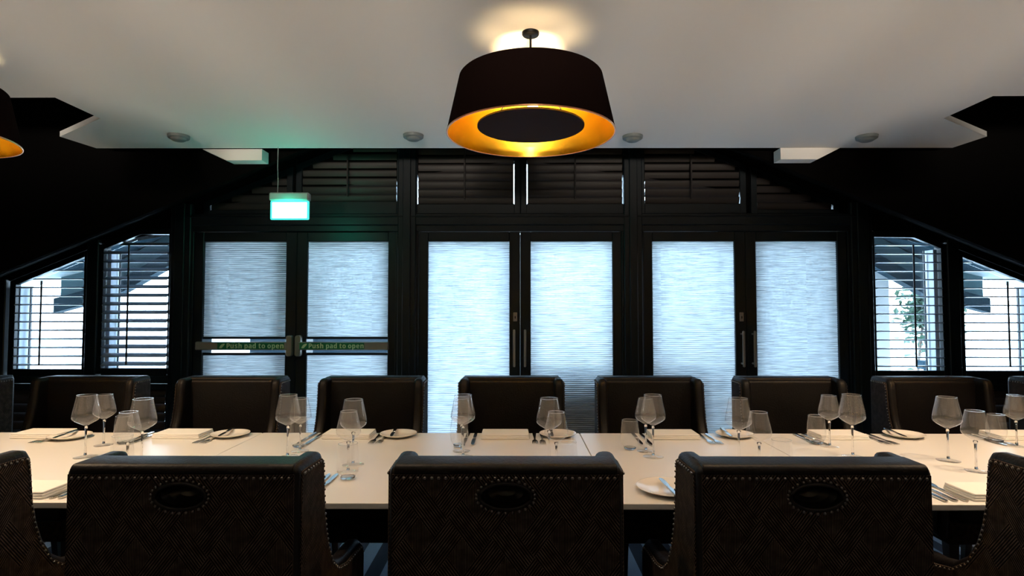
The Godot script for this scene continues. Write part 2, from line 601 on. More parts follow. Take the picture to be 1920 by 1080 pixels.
	for i in posts.size():
		var p: Array = posts[i]
		st = surf()
		var top := minf(over((p[0] + p[1]) / 2.0) + 0.10, 3.0)
		box(st, Vector3(p[0], 0.0, WALL - 0.11), Vector3(p[1], top, WALL + 0.035), 0.006)
		if i >= 2 and i <= 5:
			box(st, Vector3(p[0] + 0.04, 0.0, WALL + 0.03), Vector3(p[1] - 0.04, top, WALL + 0.05), 0.004)
		struct("trim_%d" % n, st, M.frame, "dark navy vertical frame post, %s" % pn[i], "post")
		n += 1
	for r in [[-2.6, 2.66, 1.955, 2.045, "above the three pairs of doors"], [-3.96, -2.6, 0.75, 0.805, "under the left shutters"], [2.64, 4.04, 0.745, 0.80, "under the right shutters"]]:
		st = surf()
		box(st, Vector3(r[0], r[2], WALL - 0.11), Vector3(r[1], r[3], WALL + 0.03), 0.006)
		if r[2] > 1.9: box(st, Vector3(r[0], r[3] - 0.03, WALL + 0.02), Vector3(r[1], r[3] - 0.018, WALL + 0.038), 0.004)
		struct("trim_%d" % n, st, M.frame, "dark navy horizontal rail %s" % r[4], "rail")
		n += 1

# ------------------------------------------------------------------ windows and shutters

# panes behind the shutters; outline as (x, y)
func window(n: int, poly: PackedVector2Array, label: String, jamb_side := 0.0):
	var t := thing("window_%d" % n, label, "window", Vector3.ZERO, 0.0, "", "structure")
	var st := surf()
	slab(st, poly, 0.003, 0.0, Transform3D(Basis(), Vector3(0, 0, WALL - 0.10)))
	part("glass_pane", st, M.pane, t)
	if jamb_side != 0.0:
		var x := INF
		var yb := INF
		var yt := -INF
		for v in poly:
			yb = minf(yb, v.y)
			if jamb_side < 0: x = minf(x, v.x)
			else: x = v.x if x == INF else maxf(x, v.x)
		for v in poly:
			if absf(v.x - x) < 0.02: yt = maxf(yt, v.y)
		var e := x - jamb_side * 0.052
		st = surf()
		box(st, Vector3(minf(e, e + jamb_side * 0.03), yb, WALL - 0.145), Vector3(maxf(e, e + jamb_side * 0.03), yt, WALL - 0.03), 0.002)
		part("jamb", st, M.jamb, t)
		st = surf()
		e -= jamb_side * 0.02
		box(st, Vector3(e - 0.004, yb, WALL - 0.112), Vector3(e + 0.004, yt, WALL - 0.096), 0.001)
		part("glazing_bar", st, M.frame, t)

var slat_mesh: ArrayMesh

func shutter(label: String, xl: float, xr: float, yb: float, cap: float, tilt: float, rod: float, group: String, pitch := 0.0655, gap := 0.004):
	var t := thing("shutter", label, "shutter", Vector3(0, 0, WALL + 0.0), 0.0, group)
	var w := 0.045
	var top := func(x: float) -> float: return minf(over(x), cap)
	# frame
	var low := 2.04 if yb > 2.0 else yb - w
	for s in [[xl - w, xl], [xr, xr + w]]:
		var st := surf()
		var x: float = s[0]
		slab(st, PackedVector2Array([Vector2(x, low), Vector2(s[1], low), Vector2(s[1], top.call(s[1]) + w), Vector2(x, top.call(x) + w)]), 0.016, 0.003)
		part("stile", st, M.frame, t)
	var st := surf()
	box(st, Vector3(xl, minf(low, yb - w - 0.015), -0.016), Vector3(xr, yb, 0.016), 0.003)
	part("bottom_rail", st, M.frame, t)
	# top rail follows the slope, then the flat
	var xs := [xl]
	for i in 24:
		var x := lerpf(xl, xr, (i + 1) / 25.0)
		var a := over(x) > cap
		var b := over(lerpf(xl, xr, i / 25.0)) > cap
		if a != b: xs.append(x)
	xs.append(xr)
	st = surf()
	var lowp := PackedVector2Array()
	var upp := PackedVector2Array()
	for x in xs:
		lowp.append(Vector2(x, top.call(x)))
		upp.append(Vector2(x, top.call(x) + w))
	upp.reverse()
	lowp.append_array(upp)
	slab(st, lowp, 0.016, 0.0)
	part("top_rail", st, M.frame, t)
	# slats
	var y := yb + (pitch * 0.5 if tilt > -1.0 else 0.022)
	var highest := yb
	while y < maxf(top.call(xl), top.call(xr)) - 0.012:
		var a := xl
		var b := xr
		var yy := y + 0.012
		if over(xl) < yy and cap > yy: a = AXIS - ((2.3957 - yy) / 0.41 + 1.683)
		if over(xr) < yy and cap > yy: b = AXIS + ((2.3957 - yy) / 0.41 + 1.683)
		if b - a > 0.06:
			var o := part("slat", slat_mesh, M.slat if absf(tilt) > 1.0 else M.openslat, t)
			o.transform = Transform3D(Basis(Vector3.RIGHT, tilt).scaled_local(Vector3(b - a - 2.0 * gap, 1, 1)), Vector3((a + b) / 2.0, y, 0))
			highest = y
		y += pitch
	if absf(tilt) > 1.0 and cap < 2.0:
		var o := part("slat", slat_mesh, M.slat, t)
		o.transform = Transform3D(Basis(Vector3.RIGHT, tilt).scaled_local(Vector3(xr - xl - 2.0 * gap, 1, 1)), Vector3((xl + xr) / 2.0, cap - 0.022, 0))
	if rod > 0.0:
		var rx := lerpf(xl, xr, rod)
		var ht: float = minf(highest, top.call(rx) - 0.06)
		st = surf()
		box(st, Vector3(rx - 0.006, yb + 0.03, 0.036), Vector3(rx + 0.006, ht, 0.046), 0.002)
		part("tilt_rod", st, M.slat, t)
	return t

func glazing():
	var st := surf()
	var prof := PackedVector2Array()
	for k in 12:
		var a := TAU * k / 12
		prof.append(Vector2(0.033 * cos(a), 0.0056 * sin(a)))
	slab(st, prof, 0.5, 0.0, Transform3D(Basis(Vector3.UP, PI / 2.0), Vector3.ZERO))
	slat_mesh = st.commit()
	var side := "shutters with open slats at the sides"
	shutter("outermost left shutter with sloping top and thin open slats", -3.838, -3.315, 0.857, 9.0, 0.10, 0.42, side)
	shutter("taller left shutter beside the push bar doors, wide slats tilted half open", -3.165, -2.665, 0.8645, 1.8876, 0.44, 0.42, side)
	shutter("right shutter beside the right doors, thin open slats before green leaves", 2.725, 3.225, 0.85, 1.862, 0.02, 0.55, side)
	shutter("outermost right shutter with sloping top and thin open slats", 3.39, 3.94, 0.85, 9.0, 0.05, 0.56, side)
	var low := "closed shutters below the side windows"
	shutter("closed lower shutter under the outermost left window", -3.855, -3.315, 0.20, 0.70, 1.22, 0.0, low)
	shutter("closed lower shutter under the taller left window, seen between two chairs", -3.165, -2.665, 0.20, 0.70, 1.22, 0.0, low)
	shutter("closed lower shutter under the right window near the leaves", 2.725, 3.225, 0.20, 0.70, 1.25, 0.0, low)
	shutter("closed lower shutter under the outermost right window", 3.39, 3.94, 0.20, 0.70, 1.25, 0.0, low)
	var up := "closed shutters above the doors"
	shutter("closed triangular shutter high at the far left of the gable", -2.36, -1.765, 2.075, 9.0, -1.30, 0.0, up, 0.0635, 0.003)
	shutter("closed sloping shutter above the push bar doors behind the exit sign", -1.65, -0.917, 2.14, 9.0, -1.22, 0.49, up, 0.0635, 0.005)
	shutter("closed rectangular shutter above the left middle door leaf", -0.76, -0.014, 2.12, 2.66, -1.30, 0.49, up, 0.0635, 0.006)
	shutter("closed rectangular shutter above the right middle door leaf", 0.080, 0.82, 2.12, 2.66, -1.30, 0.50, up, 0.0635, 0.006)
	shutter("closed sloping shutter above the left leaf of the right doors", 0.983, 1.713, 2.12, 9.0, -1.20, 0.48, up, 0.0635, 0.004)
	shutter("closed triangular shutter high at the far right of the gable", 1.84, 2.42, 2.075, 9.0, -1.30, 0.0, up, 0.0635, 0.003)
	window(1, PackedVector2Array([Vector2(-3.89, 0.82), Vector2(-3.29, 0.82), Vector2(-3.29, 1.74), Vector2(-3.89, 1.49)]), "outermost left window pane behind open shutter slats", -1.0)
	window(2, PackedVector2Array([Vector2(-3.19, 0.82), Vector2(-2.65, 0.82), Vector2(-2.65, 1.90), Vector2(-2.88, 1.90), Vector2(-3.19, 1.77)]), "taller left window pane behind tilted shutter slats", -1.0)
	window(3, PackedVector2Array([Vector2(2.70, 0.82), Vector2(3.25, 0.82), Vector2(3.25, 1.77), Vector2(2.95, 1.90), Vector2(2.70, 1.90)]), "right window pane looking out on green leaves", 1.0)
	window(4, PackedVector2Array([Vector2(3.36, 0.82), Vector2(3.97, 0.82), Vector2(3.97, 1.48), Vector2(3.36, 1.73)]), "outermost right window pane behind open shutter slats", 1.0)
	window(5, PackedVector2Array([Vector2(-1.70, 2.10), Vector2(-0.88, 2.10), Vector2(-0.88, 2.74), Vector2(-1.70, 2.40)]), "upper gable pane behind the closed sloping left shutter")
	window(6, rect(-0.80, 2.08, 0.86, 2.74), "upper gable pane behind the two closed middle shutters")
	window(7, PackedVector2Array([Vector2(0.94, 2.10), Vector2(1.76, 2.10), Vector2(1.76, 2.40), Vector2(0.94, 2.74)]), "upper gable pane behind the closed sloping right shutter")

# ------------------------------------------------------------------ doors

func pleats(x0: float, x1: float, y0: float, y1: float, depth := 0.006, pitch := 0.0155) -> SurfaceTool:
	var st := surf()
	var n := int(round((y1 - y0) / pitch)) * 2
	for i in n:
		var ya := lerpf(y0, y1, float(i) / n)
		var yc := lerpf(y0, y1, float(i + 1) / n)
		var za := depth if i % 2 == 0 else 0.0
		var zc := 0.0 if i % 2 == 0 else depth
		var nn := Vector3(0, (zc - za) * -1.0, yc - ya).normalized()
		var u0 := x0 * 0.9
		var u1 := x1 * 0.9
		var p := [[Vector3(x0, ya, za), Vector2(u0, -ya * 1.1)], [Vector3(x1, ya, za), Vector2(u1, -ya * 1.1)], [Vector3(x1, yc, zc), Vector2(u1, -yc * 1.1)], [Vector3(x0, yc, zc), Vector2(u0, -yc * 1.1)]]
		for k in [0, 2, 1, 0, 3, 2]: vert(st, p[k][0], nn, p[k][1])
	return st

func door(n: int, label: String, xl: float, xr: float, gl: float, gr: float, split := false) -> Node3D:
	var t := thing("door_%d" % n, label, "door", Vector3(0, 0, WALL), 0.0, "", "structure")
	var yb := 0.20
	var yt := 1.833
	for s in [[xl, gl], [gr, xr]]:
		var st := surf()
		box(st, Vector3(s[0], 0.015, -0.15), Vector3(s[1], 1.906, 0.0), 0.004)
		part("stile", st, M.frame, t)
	for s in [[0.015, yb], [yt, 1.906]]:
		var st := surf()
		box(st, Vector3(gl, s[0], -0.15), Vector3(gr, s[1], 0.0), 0.004)
		part("rail", st, M.frame, t)
	var st := surf()
	box(st, Vector3(gl - 0.005, yb - 0.005, -0.126), Vector3(gr + 0.005, yt + 0.005, -0.120), 0.0)
	part("glass_pane", st, M.pane, t)
	var parts := [[yb, 0.962], [1.102, yt]] if split else [[yb, yt]]
	for q in parts:
		var b := part("pleated_blind", pleats(gl - 0.0005, gr + 0.0005, q[0], q[1]), M.blind, t)
		b.position.z = -0.028
		st = surf()
		var ry: float = q[0] if q[0] > 0.5 else q[1]
		var up: float = -1.0 if q[0] > 0.5 else 1.0
		if split:
			box(st, Vector3(gl, minf(ry, ry + up * 0.018), -0.036), Vector3(gr, maxf(ry, ry + up * 0.018), -0.012), 0.003)
			part("blind_rail", st, M.frame, b).position.z = 0.028
	return t

func pull_handle(t: Node3D, x: float, y0: float, y1: float):
	var st := surf()
	slab(st, rounded(x - 0.0085, y0, x + 0.0085, y1, 0.008), 0.006, 0.003, Transform3D(Basis(), Vector3(0, 0, 0.048)))
	var h := part("pull_handle", st, M.satin, t)
	for y in [y0 + 0.025, y1 - 0.025]:
		st = surf()
		tube(st, [Vector3(x, y, 0.0), Vector3(x, y, 0.044)], 0.007, 10)
		part("standoff", st, M.satin, h)

func lock_plate(t: Node3D, x: float, y: float):
	var st := surf()
	slab(st, rounded(x - 0.015, y - 0.034, x + 0.015, y + 0.034, 0.004), 0.004, 0.002, Transform3D(Basis(), Vector3(0, 0, 0.004)))
	var o := part("lock_plate", st, M.satin, t)
	st = surf()
	slab(st, rounded(x - 0.004, y - 0.014, x + 0.004, y + 0.006, 0.003), 0.002, 0.0, Transform3D(Basis(), Vector3(0, 0, 0.008)))
	part("keyhole", st, M.recess, o)

func push_bar(t: Node3D, x0: float, x1: float, hinge: float, plate0: float, plate1: float):
	var y := 1.035
	var st := surf()
	box(st, Vector3(x0, y - 0.031, 0.012), Vector3(x1, y + 0.031, 0.052), 0.006)
	for x in [x0 + 0.03, x1 - 0.03]: box(st, Vector3(x - 0.02, y - 0.022, -0.002), Vector3(x + 0.02, y + 0.022, 0.014), 0.003)
	var bar := part("push_bar", st, M.satin, t)
	st = surf()
	slab(st, rounded(hinge - 0.024, y - 0.080, hinge + 0.024, y + 0.080, 0.018), 0.022, 0.008, Transform3D(Basis(), Vector3(0, 0, 0.022)))
	part("latch_case", st, M.satin, bar)
	st = surf()
	box(st, Vector3(plate0, y - 0.024, 0.0515), Vector3(plate1, y + 0.024, 0.0535), 0.0005)
	part("sign_plate", st, M.green, bar)
	# hand pictogram and words
	st = surf()
	var hand := PackedVector2Array()
	for v in [[-0.021, -0.016], [-0.004, -0.016], [0.008, -0.004], [0.019, 0.010], [0.021, 0.018], [0.008, 0.017], [-0.006, 0.011], [-0.014, 0.001]]: hand.append(Vector2(v[0], v[1]))
	slab(st, hand, 0.0006, 0.0, Transform3D(Basis(), Vector3(plate0 + 0.036, y, 0.054)))
	part("hand_symbol", st, M.letter, bar)
	var tm := TextMesh.new()
	var font := SystemFont.new()
	font.font_names = PackedStringArray(["Droid Sans"])
	font.font_weight = 700
	tm.font = font
	tm.text = "Push pad to open"
	tm.font_size = 32
	tm.pixel_size = 0.0015
	tm.depth = 0.001
	tm.curve_step = 1.0
	tm.horizontal_alignment = HORIZONTAL_ALIGNMENT_LEFT
	tm.vertical_alignment = VERTICAL_ALIGNMENT_CENTER
	var o := part("lettering", tm, M.letter, bar)
	var wide := tm.get_aabb().size.x
	var room_for := plate1 - plate0 - 0.075
	o.position = Vector3(plate0 + 0.066, y + 0.001, 0.0538)
	o.scale = Vector3(room_for / wide, room_for / wide, 1.0)

func doors():
	var a := door(1, "left leaf of the push bar doors with blue-lit pleated blind", -2.475, -1.6855, -2.405, -1.768, true)
	var b := door(2, "right leaf of the push bar doors with pleated blind", -1.6845, -0.915, -1.6035, -0.983, true)
	push_bar(a, -2.43, -1.735, -1.722, -2.258, -1.752)
	push_bar(b, -1.650, -0.968, -1.655, -1.636, -1.147)
	a = door(3, "left leaf of the middle doors, brightest blind, with lock and pull handle", -0.745, 0.0295, -0.6755, -0.053)
	pull_handle(a, -0.016, 0.878, 1.16)
	lock_plate(a, -0.008, 1.255)
	a = door(4, "right leaf of the middle doors, blind darker near the bottom", 0.0305, 0.805, 0.1105, 0.7355)
	pull_handle(a, 0.066, 0.878, 1.16)
	a = door(5, "left leaf of the right doors with lock plate and pull handle", 0.972, 1.7495, 1.0413, 1.668)
	pull_handle(a, 1.709, 0.878, 1.15)
	lock_plate(a, 1.7125, 1.255)
	a = door(6, "right leaf of the right doors with pleated blind", 1.7505, 2.522, 1.831, 2.452)
	pull_handle(a, 1.793, 0.878, 1.15)
	# frame heads and jambs between leaves and posts
	var n := 20
	for r in [[-2.50, -0.90, "push bar"], [-0.77, 0.83, "middle"], [0.95, 2.55, "right"]]:
		var st := surf()
		box(st, Vector3(r[0], 1.909, WALL - 0.10), Vector3(r[1], 1.958, WALL + 0.012), 0.004)
		box(st, Vector3(r[0], 0.0, WALL - 0.10), Vector3(r[0] + 0.023, 1.91, WALL + 0.012), 0.004)
		box(st, Vector3(r[1] - 0.026, 0.0, WALL - 0.10), Vector3(r[1], 1.91, WALL + 0.012), 0.004)
		struct("trim_%d" % n, st, M.frame, "dark navy door frame round the %s doors" % r[2], "door frame")
		n += 1

# ------------------------------------------------------------------ outside

func outside():
	var st := surf()
	box(st, Vector3(-40, -0.35, -60), Vector3(40, -0.15, -4.53), 0.0)
	struct("ground", st, M.paving, "pale paved ground outside the windows", "ground")
	# gabled porch roof: dark beam, paler fascia, soffit
	for s in [-1.0, 1.0]:
		var word := "left" if s < 0 else "right"
		var t := thing("porch_roof", "%s half of the gabled porch roof seen through the %s shutters" % [word, word], "porch roof")
		var lowl := [[4.83, 1.28], [4.20, 1.45], [3.65, 1.763], [0.0, 3.75]]
		var p := PackedVector2Array()
		var q := PackedVector2Array()
		for v in lowl: p.append(Vector2(AXIS + s * v[0], v[1]))
		for i in lowl.size(): p.append(Vector2(AXIS + s * lowl[3 - i][0], lowl[3 - i][1] + 0.15))
		for v in lowl: q.append(Vector2(AXIS + s * v[0], v[1] + 0.15))
		for i in lowl.size(): q.append(Vector2(AXIS + s * lowl[3 - i][0], lowl[3 - i][1] + 0.38))
		st = surf()
		slab(st, p, 0.06, 0.0, Transform3D(Basis(), Vector3(0, 0, -6.0)))
		part("beam", st, M.teal, t)
		st = surf()
		slab(st, q, 0.03, 0.0, Transform3D(Basis(), Vector3(0, 0, -6.06)))
		part("fascia", st, M.fascia, t)
		var w := PackedVector2Array()
		for v in lowl: w.append(Vector2(AXIS + s * v[0], v[1] + 0.34))
		for i in lowl.size(): w.append(Vector2(AXIS + s * lowl[3 - i][0], lowl[3 - i][1] + 0.85))
		st = surf()
		slab(st, w, 0.03, 0.0, Transform3D(Basis(), Vector3(0, 0, -6.13)))
		part("barge_board", st, M.teal, t)
		st = surf()
		for d in [0.0, 0.05]:
			var out := Vector3(0, d - 0.01, 0)
			quad(st, Vector3(AXIS, 3.4 + d, -4.53), Vector3(AXIS + s * 4.6, 1.62 + d, -4.53), Vector3(AXIS + s * 4.6, 1.72 + d, -6.2), Vector3(AXIS, 4.1 + d, -6.2), out)
		part("soffit", st, M.teal, t)
		st = surf()
		for d in [0.0, 0.05]:
			quad(st, Vector3(AXIS + s * 4.6, 1.62 + d, -4.53), Vector3(AXIS + s * 7.6, 0.95 + d, -4.53), Vector3(AXIS + s * 7.6, 1.00 + d, -6.2), Vector3(AXIS + s * 4.6, 1.72 + d, -6.2), Vector3(0, d - 0.01, 0))
		part("eave", st, M.soffit, t)
	# pale pillar, tree, planter
	st = surf()
	box(st, Vector3(3.72, -0.15, -6.35), Vector3(3.95, 2.1, -6.12), 0.01)
	tag(part("pillar", st, M.white), "white square pillar outside the right shutters, left of the leaves", "pillar")
	var tr := thing("tree", "small green leafy tree outside the right shutters", "tree", Vector3(6.20, -0.15, -9.0))
	st = surf()
	tube(st, [Vector3(0, 0, 0), Vector3(0.02, 0.6, 0), Vector3(0.1, 1.2, 0), Vector3(0.25, 1.7, 0.05)], 0.018, 6)
	part("trunk", st, M.bark, tr)
	st = surf()
	var rng := RandomNumberGenerator.new()
	rng.seed = 77
	for k in 900:
		var c := Vector3(0.24, 1.45, 0) + Vector3(rng.randfn(0, 0.19), rng.randfn(0, 0.25), rng.randfn(0, 0.19))
		c.x = clampf(c.x, -0.12, 0.42)
		var b := Basis.from_euler(Vector3(rng.randf_range(-1, 1), rng.randf_range(0, TAU), rng.randf_range(-0.8, 0.8)))
		var l := rng.randf_range(0.06, 0.11)
		var pts := [c + b * Vector3(-l, 0, 0), c + b * Vector3(0, 0.012, l * 0.42), c + b * Vector3(l, 0, 0), c + b * Vector3(0, 0.012, -l * 0.42)]
		quad(st, pts[0], pts[1], pts[2], pts[3], b * Vector3.UP)
	var lv := part("foliage", st, M.leaf, tr)
	lv.set_meta("kind", "stuff")
	st = surf()
	box(st, Vector3(5.22, 0.55, -7.6), Vector3(5.36, 0.66, -7.45), 0.01)
	box(st, Vector3(5.275, -0.15, -7.54), Vector3(5.305, 0.56, -7.51), 0.0)
	tag(part("garden_lamp", st, M.teal), "small dark box lamp on a stake outside, below the leaves", "garden lamp")
	for q in [[-2.62, -1.20, "left"], [1.95, 2.66, "right"]]:
		st = surf()
		box(st, Vector3(q[0], -0.15, -5.75), Vector3(q[1], 2.9, -5.65), 0.01)
		tag(part("porch_screen", st, M.screen), "dark timber porch screen outside the %s doors, shading their blinds" % q[2], "screen")
	st = surf()
	box(st, Vector3(0.10, -0.15, -5.05), Vector3(1.50, 0.90, -4.62), 0.02)
	tag(part("planter_box", st, M.recess), "tall dark planter box shading the blinds from outside the middle doors", "planter")

# ------------------------------------------------------------------ pendants, sign, detectors

func pendant(label: String, at: Vector3, power: float):
	# at.y is the ceiling; all heights below it
	var t := thing("pendant_lamp", label, "pendant lamp", at, 0.0, "drum pendant lamps over the table")
	var y0 := -0.395
	var y1 := -0.185
	var r0 := 0.318
	var r1 := 0.272
	var st := surf()
	lathe(st, [Vector2(0.0, -0.012), Vector2(0.030, -0.012), Vector2(0.033, -0.008), Vector2(0.033, 0.0)], 32)
	part("canopy", st, M.dark_metal, t)
	st = surf()
	tube(st, [Vector3(0, -0.01, 0), Vector3(0, -0.20, 0)], 0.0045, 10)
	part("stem", st, M.dark_metal, t)
	st = surf()
	lathe(st, [Vector2(r0, y0), Vector2(r1, y1), Vector2(r1, y1), Vector2(r1 - 0.002, y1 + 0.002), Vector2(0.062, y1 + 0.002), Vector2(0.062, y1 + 0.002), Vector2(0.062, y1 - 0.001)], 72)
	part("shade", st, M.shade, t)
	st = surf()
	lathe(st, [Vector2(r0 - 0.003, y0), Vector2(r1 - 0.003, y1 - 0.002), Vector2(r1 - 0.003, y1 - 0.002), Vector2(0.062, y1 - 0.002)].map(func(v): return v), 72)
	# turned inside out: the lining faces inwards
	part("lining", inside(st), M.gold, t)
	st = surf()
	lathe(st, [Vector2(r0 - 0.004, y0), Vector2(r0 - 0.004, y0 - 0.002), Vector2(r0 + 0.001, y0 - 0.002), Vector2(r0 + 0.001, y0 + 0.002)], 72)
	part("rim", st, M.rose, t)
	st = surf()
	lathe(st, [Vector2(0.0, y0 + 0.028), Vector2(0.203, y0 + 0.028), Vector2(0.203, y0 + 0.028), Vector2(0.203, y0 + 0.034), Vector2(0.203, y0 + 0.034), Vector2(0.0, y0 + 0.034)], 64)
	part("diffuser_disc", st, M.disc, t)
	# arms that carry disc and shade
	st = surf()
	for k in 3:
		var d := Vector3(cos(TAU * k / 3 + 0.5), 0, sin(TAU * k / 3 + 0.5))
		tube(st, [Vector3(0, y1 - 0.006, 0), d * (r1 - 0.004) + Vector3(0, y1 - 0.006, 0)], 0.003, 6)
		tube(st, [Vector3(0, y1 - 0.006, 0) + d * 0.05, Vector3(0, y0 + 0.034, 0) + d * 0.15], 0.0025, 6)
	part("carrier", st, M.dark_metal, t)
	# bulbs: one under the top opening, one low at the front
	for b in [[Vector3(0, y1 - 0.075, 0.0), 0.36], [Vector3(0.005, y0 + 0.066, 0.105), 2.2]]:
		st = surf()
		lathe(st, ball(0.02), 20)
		var o := part("bulb", st, M.bulb, t)
		o.position = b[0]
		var l := omni("bulb_light", b[0], Color(1.0, 0.86, 0.64), power * b[1], 0.02, t)
		l.omni_range = 8.0

func ball(r: float) -> Array:
	var o := []
	for k in 11: o.append(Vector2(r * sin(PI * k / 10.0), -r * cos(PI * k / 10.0)))
	return o

# the same surface facing the other way
func inside(st: SurfaceTool) -> ArrayMesh:
	var a := st.commit_to_arrays()
	var v: PackedVector3Array = a[Mesh.ARRAY_VERTEX]
	var n: PackedVector3Array = a[Mesh.ARRAY_NORMAL]
	var o := surf()
	for i in range(0, v.size(), 3):
		for k in [0, 2, 1]: vert(o, v[i + k], -n[i + k])
	return o.commit()

func fittings():
	var c := Vector3(0.055, CEIL, -2.165)
	pendant("dark brown drum pendant lamp with gold lining, hanging in the middle", c, 0.30)
	pendant("dark drum pendant lamp at the left edge of the picture", c + Vector3(-2.36, 0, 0.0), 0.30)
	pendant("dark drum pendant lamp beyond the right edge of the picture", c + Vector3(2.36, 0, 0.0), 0.30)
	# ceiling detectors
	var w := ["far left", "left of the middle pendant lamp", "right of the middle pendant lamp", "far right"]
	var xs := [[-2.05, 3.444], [-0.623, 3.444], [0.7087, 3.475], [2.135, 3.486]]
	for k in 4:
		var t := thing("ceiling_detector", "round grey ceiling detector near the ceiling edge, %s" % w[k], "detector", Vector3(xs[k][0], CEIL, -xs[k][1]), 0.0, "detectors along the ceiling edge")
		var st := surf()
		lathe(st, [Vector2(0.0, -0.020), Vector2(0.056, -0.020), Vector2(0.060, -0.016), Vector2(0.060, -0.016), Vector2(0.062, 0.0)], 32)
		part("base", st, M.detector, t)
		st = surf()
		lathe(st, [Vector2(0.0, -0.034), Vector2(0.032, -0.034), Vector2(0.042, -0.028), Vector2(0.044, -0.020)], 32)
		part("sensor_cap", st, M.detector, t)
	# hanging exit sign
	var s := thing("exit_sign", "lit rectangular exit sign hanging on a cable above the push bar doors", "exit sign", Vector3(-1.463, 1.888, -3.69))
	var st := surf()
	box(st, Vector3(-0.128, 0.122, -0.028), Vector3(0.128, 0.174, 0.028), 0.008)
	part("housing", st, M.plastic, s)
	st = surf()
	slab(st, rounded(-0.125, 0.0, 0.125, 0.122, 0.008), 0.006, 0.002)
	part("sign_edge", st, M.signrim, s)
	for z in [0.0065, -0.0065]:
		st = surf()
		slab(st, rounded(-0.113, 0.009, 0.113, 0.114, 0.004), 0.0012, 0.0, Transform3D(Basis(), Vector3(0, 0, z)))
		part("sign_face", st, M.sign, s)
	st = surf()
	tube(st, [Vector3(-0.082, 0.17, 0), Vector3(-0.080, 0.25, 0), Vector3(-0.084, 0.34, 0), Vector3(-0.083, 0.477, 0)], 0.0022, 6)
	part("cable", st, M.plastic, s)
	omni("sign_light", Vector3(0, 0.06, 0.05), Color(0.15, 1.0, 0.80), 0.045, 0.05, s)
	omni("sign_light", Vector3(0, 0.06, -0.05), Color(0.15, 1.0, 0.80), 0.045, 0.05, s)

# ------------------------------------------------------------------ furniture

func table_unit(label: String, x0: float, x1: float):
	var cx := (x0 + x1) / 2.0
	var t := thing("dining_table", label, "table", Vector3(cx, 0, -2.145), 0.0, "tables pushed together into one long table")
	var h := (x1 - x0) / 2.0 - 0.0012
	var st := surf()
	slab(st, rounded(-h, -0.475, h, 0.475, 0.006, 2), 0.009, 0.0025, Transform3D(Basis(Vector3.RIGHT, -PI / 2.0), Vector3(0, 0.741, 0)))
	part("tabletop", st, M.table, t)
	st = surf()
	box(st, Vector3(-h + 0.08, 0.70, -0.36), Vector3(h - 0.08, 0.732, 0.36), 0.003)
	part("underframe", st, M.dark_metal, t)
	var legs := [0.0] if h < 0.5 else [-h + 0.34, h - 0.34]
	for x in legs:
		st = surf()
		lathe(st, [Vector2(0.0, 0.0), Vector2(0.21, 0.0), Vector2(0.22, 0.006), Vector2(0.215, 0.012), Vector2(0.05, 0.03), Vector2(0.038, 0.05), Vector2(0.038, 0.69), Vector2(0.10, 0.70)], 28)
		part("pedestal", st, M.dark_metal, t).position = Vector3(x, 0, 0)

var chair0: Node3D

func nails(st: SurfaceTool, a: Vector3, b: Vector3, out: Vector3, step := 0.0155):
	var n := int(maxf(1.0, round(a.distance_to(b) / step)))
	for i in n:
		nail(st, a.lerp(b, (i + 0.5) / n), out)

func nail(st: SurfaceTool, p: Vector3, out: Vector3):
	var u := out.cross(Vector3.UP if absf(out.y) < 0.9 else Vector3.RIGHT).normalized()
	var v := out.cross(u)
	var r := 0.0039
	var rows := [[1.0, 0.0], [0.72, 0.62], [0.0, 1.0]]
	for k in 2:
		for i in 6:
			var q := []
			var nn := []
			for e in [[k, i], [k, i + 1], [k + 1, i + 1], [k + 1, i]]:
				var a: float = TAU * e[1] / 6.0
				var w: Vector3 = (u * cos(a) + v * sin(a)) * rows[e[0]][0] + out * rows[e[0]][1]
				q.append(p + w * r)
				nn.append(w.normalized())
			if k == 1: stri(st, [q[0], q[1], q[2]], [nn[0], nn[1], nn[2]])
			else: squad(st, q, nn)

# side outline as (forward, height): back edge, wing top, curve down to the arm, arm front
func side_outline(g: float) -> PackedVector2Array:
	var o := PackedVector2Array()
	var pts := [[0.0, 0.30], [0.50, 0.30], [0.515, 0.40], [0.515, 0.56], [0.505, 0.593], [0.480, 0.610], [0.44, 0.614], [0.34, 0.617], [0.285, 0.630], [0.240, 0.663], [0.208, 0.715], [0.190, 0.765], [0.178, 0.82], [0.170, 0.90], [0.166, 0.930], [0.154, 0.950], [0.135, 0.955], [0.02, 0.955], [0.006, 0.950], [0.0, 0.938]]
	for p in pts: o.append(Vector2(p[0], p[1]))
	if g == 0.0: return o
	var nn := polyn(o)
	var q := PackedVector2Array()
	for i in o.size(): q.append(o[i] - nn[i] * g)
	return q

